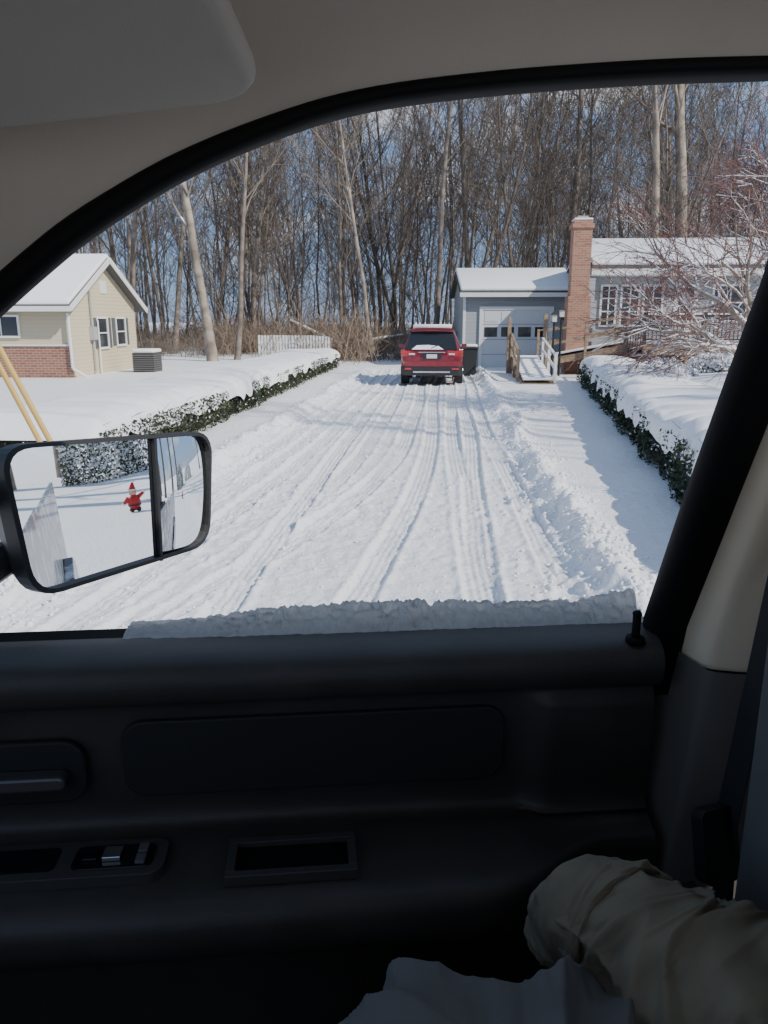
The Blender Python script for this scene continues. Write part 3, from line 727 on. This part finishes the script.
gridmesh('headliner',refine(V)[:,::-1],M_head,tk)
b=B()
b.box(-.36,1.55,-.82,.74,2.29,2.31,0)
b.obj('roof_skin',M_truckp,tk)
V=[]
for i in range(len(G)):
    q=Vector(G[i])+offs(i,.012)
    k=min(1,max(0,(-.36-G[i][0])/.2))
    V.append([(q.x,q.y+.05,q.z),(q.x,q.y+.035,q.z+.05),(q.x,q.y-.06,q.z*k+(1-k)*2.295+.05*k)])
gridmesh('roof_rail',refine(V),M_truckp,tk)
def rrect(x0,x1,y0,y1,rad,n=8):
    P=[]
    for cx,cy,a0 in ((x1-rad,y1-rad,0),(x0+rad,y1-rad,90),(x0+rad,y0+rad,180),(x1-rad,y0+rad,270)):
        for i in range(n+1):
            a=R(a0+90*i/n);P.append((cx+rad*math.cos(a),cy+rad*math.sin(a)))
    return P
b=B();Mv=Matrix.Translation((-.028,.59,2.047))@Matrix.Rotation(R(-5),4,'Z')@Matrix.Rotation(R(-6),4,'Y')@Matrix.Rotation(R(-3),4,'X')
b.prism(rrect(-.49,0,-.30,0,.04),'z',0,.022,0,Mv);b.obj('sun_visor',M_visor,tk,bevel=.009,seg=3,smooth=True)
def quadstrip(name,cols,m,smooth=True,k=4):
    return gridmesh(name,refine(cols,k),m,tk,smooth)
left=[(.484,.755,2.14),(.478,.800,1.946),(.470,.842,1.829),(.459,.886,1.691),(.444,.940,1.503),(.441,.95,1.40)]
V=[[ (x+.004,y+.02,z) for x,y,z in left],[(x,y,z) for x,y,z in left],[(x+.012,y-.02,z) for x,y,z in left],[(x+.045,y-.022,z) for x,y,z in left],[(x+.06,y-.01,z) for x,y,z in left]]
quadstrip('door_frame_seal',V,M_rubber,True,3)
pl=[(.545,.740,2.15),(.538,.775,1.98),(.530,.815,1.84),(.518,.855,1.70),(.505,.885,1.58),(.494,.900,1.462)]
V=[[(x-.012,y+.05,z) for x,y,z in pl],[(x,y-.01,z) for x,y,z in pl],[(x+.02,y-.03,z) for x,y,z in pl],[(x+.09,y-.045,z) for x,y,z in pl],[(x+.13,y-.03,z) for x,y,z in pl],[(x+.15,y+.06,z) for x,y,z in pl]]
quadstrip('pillar_trim_upper',V,M_beige,True,3)
ll=[(.490,.895,1.467),(.482,.9,1.38),(.474,.905,1.25),(.46,.905,1.12),(.455,.9,.7)]
V=[[(x-.01,y+.05,z) for x,y,z in ll],[(x,y-.015,z) for x,y,z in ll],[(x+.012,y-.04,z) for x,y,z in ll],[(x+.085,y-.055,z) for x,y,z in ll],[(x+.14,y-.045,z) for x,y,z in ll],[(x+.16,y+.06,z) for x,y,z in ll]]
quadstrip('pillar_trim_lower',V,M_grayt,True,3)
b=B();b.box(.49,.66,.955,.965,.7,1.46,0);b.box(.65,1.55,.90,.93,.6,1.45,1)
b.prism([(.62,1.46),(.72,1.46),(.72,2.12),(.66,2.12)],'y',.87,.88,0)
b.obj('pillar_body',[M_rubber,M_plast],tk)
nx=120;xsD=np.linspace(-.95,.452,nx)
prof=[(.985,1.488),(.955,1.492),(.925,1.490),(.905,1.482),(.895,1.468),(.893,1.45),(.900,1.432),(.915,1.425),(.930,1.418),(.934,1.40),(.934,1.36),(.936,1.32),(.938,1.29),(.940,1.262),(.936,1.243),(.925,1.235),(.905,1.232),(.87,1.226),(.83,1.222),(.805,1.218),(.79,1.208),(.783,1.19),(.785,1.165),(.80,1.14),(.83,1.12),(.87,1.10),(.90,1.07),(.905,.98),(.90,.85),(.90,.6)]
pp=refine([[(0,a,c)] for a,c in prof],4)[:,0,1:]
V=np.zeros((nx,len(pp),3))
for i,x in enumerate(xsD):
    e1=float(sst(.27,.31,np.array(x)))
    for j,(a,c) in enumerate(pp):
        y_,z_=a,c
        if 1.235<c<1.43: y_=a-.022*e1*min(1,(1.43-c)/.03)
        if c<1.235 and a<.93:
            e2=float(sst(.20,.40,np.array(x)));y_=a+( .90-a)*.75*e2 if a<.90 else a
        V[i,j]=(x,y_,z_)
gridmesh('door_panel',V,M_plast,tk)
b=B();Mi=Matrix.Translation((0,.929,0))@Matrix.Rotation(R(90),4,'X')
b.prism(rrect(-.26,.25,1.285,1.395,.03),'z',-.004,.004,0,Mi);b.obj('door_insert',M_plast2,tk,bevel=.003)
b=B()
def framez(b,x0,x1,y0,y1,z0,z1,wd,mi):
    b.box(x0,x1,y0,y0+wd,z0,z1,mi);b.box(x0,x1,y1-wd,y1,z0,z1,mi);b.box(x0,x0+wd,y0+wd,y1-wd,z0,z1,mi);b.box(x1-wd,x1,y0+wd,y1-wd,z0,z1,mi)
framez(b,-.122,.042,.822,.896,1.222,1.2365,.011,5)
b.box(-.111,.031,.833,.885,1.2225,1.2295,1)
b.prism(rrect(-.55,-.20,.836,.905,.02),'z',1.222,1.2375,5)
b.prism(rrect(-.42,-.335,.85,.893,.008),'z',1.2376,1.2395,1)
b.prism(rrect(-.315,-.215,.848,.893,.01),'z',1.2376,1.2392,2)
b.box(-.278,-.255,.860,.882,1.2393,1.2455,3);b.box(-.303,-.285,.862,.880,1.2393,1.243,2);b.box(-.236,-.224,.852,.868,1.2393,1.2435,4);b.box(-.236,-.224,.872,.888,1.2393,1.2435,4)
b.obj('armrest_controls',[M_plast,M_rubber,M_glossb,M_chrome,mat('switch_gray',(.12,.12,.125),.35),mat('bezel_gray',(.06,.057,.053),.4)],tk,bevel=.002)
b=B();Mh=Matrix.Translation((0,.926,0))@Matrix.Rotation(R(90),4,'X')
b.prism(rrect(-.55,-.305,1.285,1.375,.03),'z',-.004,.006,0,Mh)
b.prism(rrect(-.50,-.325,1.318,1.338,.009),'z',.007,.03,1,Mh)
b.obj('door_handle',[M_plast2,mat('handle_gray',(.10,.10,.10),.25,.3)],tk,bevel=.004)
b=B();b.tube((.418,.915,1.48),(.418,.915,1.525),.0055,.0055,10,0,True);b.tube((.418,.915,1.485),(.418,.915,1.493),.014,.012,12,0,True);ell(b,(.418,.915,1.525),.0065,.0065,.005,0,10,6)
b.obj('lock_pin',M_rubber,tk,smooth=True)
b=B()
b.box(-1.3,.47,1.02,1.03,.55,1.46,0);b.box(.475,1.55,1.02,1.03,.55,1.46,0);b.box(1.56,3.6,1.0,1.02,.6,1.42,0)
b.box(-1.0,.47,.965,1.03,1.455,1.485,1)
b.box(-1.3,1.55,.99,1.0,.4,.55,1)
b.box(.6,.72,1.03,1.06,1.2,1.24,0)
b.prism([(2.45,.45),(2.5,.75),(2.7,.95),(3.0,1.02),(3.3,.95),(3.5,.75),(3.55,.45)],'y',1.02,1.07,0)
b.obj('side_body',[M_truckp,M_rubber],tk,bevel=.008)
# crumbly snow lying on the outer window ledge
nxs=420;Vx=np.linspace(-.26,.452,nxs)[:,None]*np.ones((1,34));A=np.linspace(0,1,34)[None,:]*np.ones((nxs,1))
env=sst(-.26,.05,Vx)
ht=.006+.020*env*(.45+.9*vn(Vx*11,Vx*0,71))
bell=np.sin(np.pi*np.clip(A,0,1)**1.15)**.75
cr1=1-np.abs(2*vn(Vx*75,A*6,72)-1);cr2=1-np.abs(2*vn(Vx*160,A*13,75)-1)
zz=1.4855+ht*bell*(.45+.75*cr1+.35*cr2)
yy=.964+.085*A+.007*(fbm(Vx*100,A*12,3,74)-.5)
M_slush=mat('window_slush',(.95,.925,.885),.35,bump=1.0,bscale=380,bdist=.006,var=.06,vscale=90)
nt=M_slush.node_tree;bs=nt.nodes['Principled BSDF'];tr=nt.nodes.new('ShaderNodeBsdfTranslucent');tr.inputs[0].default_value=(.97,.955,.93,1)
ms=nt.nodes.new('ShaderNodeMixShader');ms.inputs[0].default_value=.5;nt.links.new(bs.outputs[0],ms.inputs[1]);nt.links.new(tr.outputs[0],ms.inputs[2]);nt.links.new(ms.outputs[0],nt.nodes['Material Output'].inputs['Surface'])
gridmesh('sill_snow',np.stack([Vx,yy,zz],-1),M_slush,tk)
b=B()
b.box(-1.3,1.55,-.75,.93,.62,.66,1)
b.box(-1.25,-.85,-.75,.9,.9,1.42,1)
b.box(-1.2,1.55,-.78,-.75,.62,1.42,0);b.box(-.36,1.55,-.80,-.75,2.14,2.3,0);b.box(.4,.5,-.79,-.75,1.42,2.14,0)
b.box(1.5,1.55,-.75,.93,.62,1.45,1);b.box(1.5,1.55,-.75,.75,2.15,2.3,0)
b.box(.95,1.45,-.7,.85,.7,1.15,1);b.box(1.35,1.5,-.7,.85,1.15,1.7,1)
b.obj('cab_shell',[M_rear,M_plast],tk)
b=B()
b.prism(rrect(-.05,.5,.22,.74,.08),'z',.7,1.08,0);b.prism(rrect(.44,.62,.24,.715,.07),'z',1.05,1.72,0);b.prism(rrect(-.05,.5,-.2,.2,.06),'z',.7,1.18,0)
b.obj('passenger_seat',M_seat,tk,bevel=.03,seg=3,smooth=True)
b=B()
b.beam((.60,.84,2.05),(.505,.80,1.30),.045,.003,0);b.beam((.505,.80,1.30),(.50,.77,1.05),.045,.003,0)
b.prism(rrect(-.03,.03,-.045,.045,.012),'z',0,.018,1,Matrix.Translation((.48,.79,1.27))@Matrix.Rotation(R(70),4,'X')@Matrix.Rotation(R(20),4,'Y'))
b.beam((.45,.77,1.22),(.48,.75,1.05),.03,.02,1)
b.obj('seat_belt',[M_belt,mat('buckle_black',(.02,.02,.02),.45)],tk,bevel=.003)
b=B()
for x in(-1.5,3.0):
    for y_ in(.72,-1.0): b.tube((x,y_,.4),(x,y_+.27,.4),.4,.4,28,0,True);b.tube((x,y_+.272,.4),(x,y_+.28,.4),.24,.24,20,1,True)
b.box(-2.4,-1.31,-.95,.95,.6,1.3,2);b.box(1.58,3.9,-.95,.98,.62,.7,2)
b.obj('wheels_and_hood',[M_tyre,M_alloy,M_truckp],tk,bevel=.05)

# exterior mirror
mc=Vector((-.437,1.245,1.612));a_=R(-31.6);nh=Vector((math.cos(a_),math.sin(a_),0));wv=Vector((-math.sin(a_),math.cos(a_),-.055)).normalized()
nvec=(nh+Vector((0,0,.078))).normalized();nvec=(nvec-wv*nvec.dot(wv)).normalized();upv=nvec.cross(wv).normalized()
if upv.z<0: upv=-upv
Mw=Matrix((( wv.x,upv.x,nvec.x,mc.x),(wv.y,upv.y,nvec.y,mc.y),(wv.z,upv.z,nvec.z,mc.z),(0,0,0,1)))
Ml=Matrix.Rotation(R(-5.2),4,'Z')@Mw
def rpoly(pts,rad,n=6):
    out=[];N=len(pts)
    for i in range(N):
        p=Vector(pts[i]);a=(Vector(pts[i-1])-p).normalized();c=(Vector(pts[(i+1)%N])-p).normalized()
        ra=rad[i] if isinstance(rad,(list,tuple)) else rad
        p0=p+a*ra;p1=p+c*ra
        for k in range(n+1):
            t=k/n;out.append(tuple((p0*(1-t)**2+p*2*t*(1-t)+p1*t*t)))
    return out
outer=[(-.185,-.126),(.185,-.112),(.212,.10),(-.212,.105)]
b=B()
P0=rpoly(outer,.05);P1=rpoly([(x*.962,y*.94) for x,y in outer],.045);n=len(P0)
vs=[(x,y,-.02) for x,y in P0]+[(x,y,.012) for x,y in P0]+[(x,y,.014) for x,y in P1]+[(x,y,.001) for x,y in P1]+[(x*.9,y*.9,-.07) for x,y in P0]+[(x*.6,y*.6,-.095) for x,y in P0]
fs=[]
for k0,k1 in ((0,1),(1,2),(2,3),(4,0),(5,4)):
    for i in range(n): fs.append((k0*n+i,k0*n+(i+1)%n,k1*n+(i+1)%n,k1*n+i))
fs.append(tuple(5*n+i for i in range(n)))
b.add([tuple(Ml@Vector(v)) for v in vs],fs,0)
dv=[(.063,-.118),(.068,-.118),(.077,.103),(.071,.103)]
b.prism(dv,'z',.001,.012,0,Ml)
cA=Ml@Vector((-.15,.05,-.06));cB=Ml@Vector((-.15,-.06,-.06))
b.tube(cA,(-.62,1.02,1.60),.025,.03,10,0,True);b.tube(cB,(-.62,1.02,1.46),.025,.03,10,0,True)
b.obj('mirror_housing',M_blk,tk,smooth=False)
M_mir=mat('mirror_surface',(.88,.9,.9),.0,1)
b=B()
mp_=rpoly([(-.179,-.119),(.062,-.111),(.070,.096),(-.205,.099)],[.04,.008,.008,.04])
b.add([tuple(Ml@Vector((x,y,.003))) for x,y in mp_],[tuple(range(len(mp_)))],0)
b.obj('mirror_glass',M_mir,tk)
nu,nv_=24,24;V=np.zeros((nu,nv_,3))
for i in range(nu):
    for j in range(nv_):
        s_=i/(nu-1);t_=j/(nv_-1)
        x=(.070+(.120)*s_);yb=-.106;yt=.094
        cx_=max(0,(s_-.72)/.28);inset=.035*(1-math.sqrt(max(0,1-cx_*cx_)))
        y_=(yb+inset)+(yt-yb-2*inset)*t_
        z_=.012*(1-((s_-.5)*2)**2)*.5+.010*(1-((t_-.5)*2)**2)*.5
        V[i,j]=Ml@Vector((x+.010*t_,y_,z_+.001))
gridmesh('convex_mirror_glass',V,M_mir,tk)

# ---------------------------------------------------------------- jacket on the seat
jk=empty('jacket',(0,0,0),R(5.2))
M_khaki=mat('khaki_canvas',(.19,.165,.11),.85,bump=.5,bscale=700,bdist=.0008,var=.12,vscale=14)
M_gray=mat('gray_cloth',(.13,.13,.125),.9,bump=.4,bscale=700,bdist=.0008,var=.10,vscale=10)
def clothtube(name,pts,radii,m,seed,fold=.16,ns=260,na=220,flat=.8,fs=9):
    P=refine([[p] for p in pts],int(ns/(len(pts)-1)))[:,0];Rr=refine([[(r_,0,0)] for r_ in radii],int(ns/(len(pts)-1)))[:,0,0]
    n=len(P);V=np.zeros((n,na,3))
    S=np.linspace(0,1,n)
    th=np.linspace(0,2*np.pi,na)
    for i in range(n):
        t=P[min(i+1,n-1)]-P[max(i-1,0)];t=Vector(t).normalized();up=Vector((0,0,1));a=t.cross(up).normalized();c=a.cross(t)
        u=S[i]*fs;ct=np.cos(th);stt=np.sin(th)
        wx=1.4*vn(u*.8+ct*.8,stt*.8+3,seed+11);
        n1=vn(u*1.0+ct*.7+wx,stt*.8+wx+u*.3,seed);f1=1-np.minimum(1,np.abs(n1-.5)*4.2)
        n2=vn(u*2.0-ct*1.2+wx*1.5,stt*1.6+4,seed+5);f2=1-np.minimum(1,np.abs(n2-.5)*3.6)
        n3=vn(u*4.5+ct*2.2,stt*2.8+wx*2,seed+8);f3=1-np.minimum(1,np.abs(n3-.5)*3.2)
        rr=Rr[i]*(1+fold*(f1-.35)+fold*.5*(f2-.35)+fold*.18*f3)
        V[i]=np.array(P[i])+np.outer(np.cos(th)*rr,np.array(a))+np.outer(np.sin(th)*rr*flat,np.array(c))
    return gridmesh(name,V,m,jk)
clothtube('sleeve',[(.265,.67,1.25),(.275,.61,1.335),(.32,.53,1.335),(.40,.45,1.32),(.53,.36,1.30)],[.035,.056,.078,.095,.11],M_khaki,3,.28)
clothtube('cuff',[(.255,.65,1.28),(.265,.625,1.325),(.285,.59,1.335)],[.05,.062,.066],M_khaki,9,.10,ns=80)
clothtube('hood',[(.27,.46,1.30),(.34,.40,1.33),(.46,.30,1.33)],[.04,.075,.09],M_khaki,23,.32,ns=200,fs=6)
clothtube('lining',[(-.08,.33,1.28),(.02,.41,1.31),(.12,.46,1.315),(.24,.47,1.27),(.36,.4,1.22)],[.07,.09,.092,.09,.09],M_gray,17,.3,fs=7)
clothtube('body',[(-.1,.3,1.2),(.05,.36,1.24),(.2,.42,1.22),(.4,.36,1.2)],[.08,.12,.12,.12],M_gray,27,.2,fs=6)
print('done')
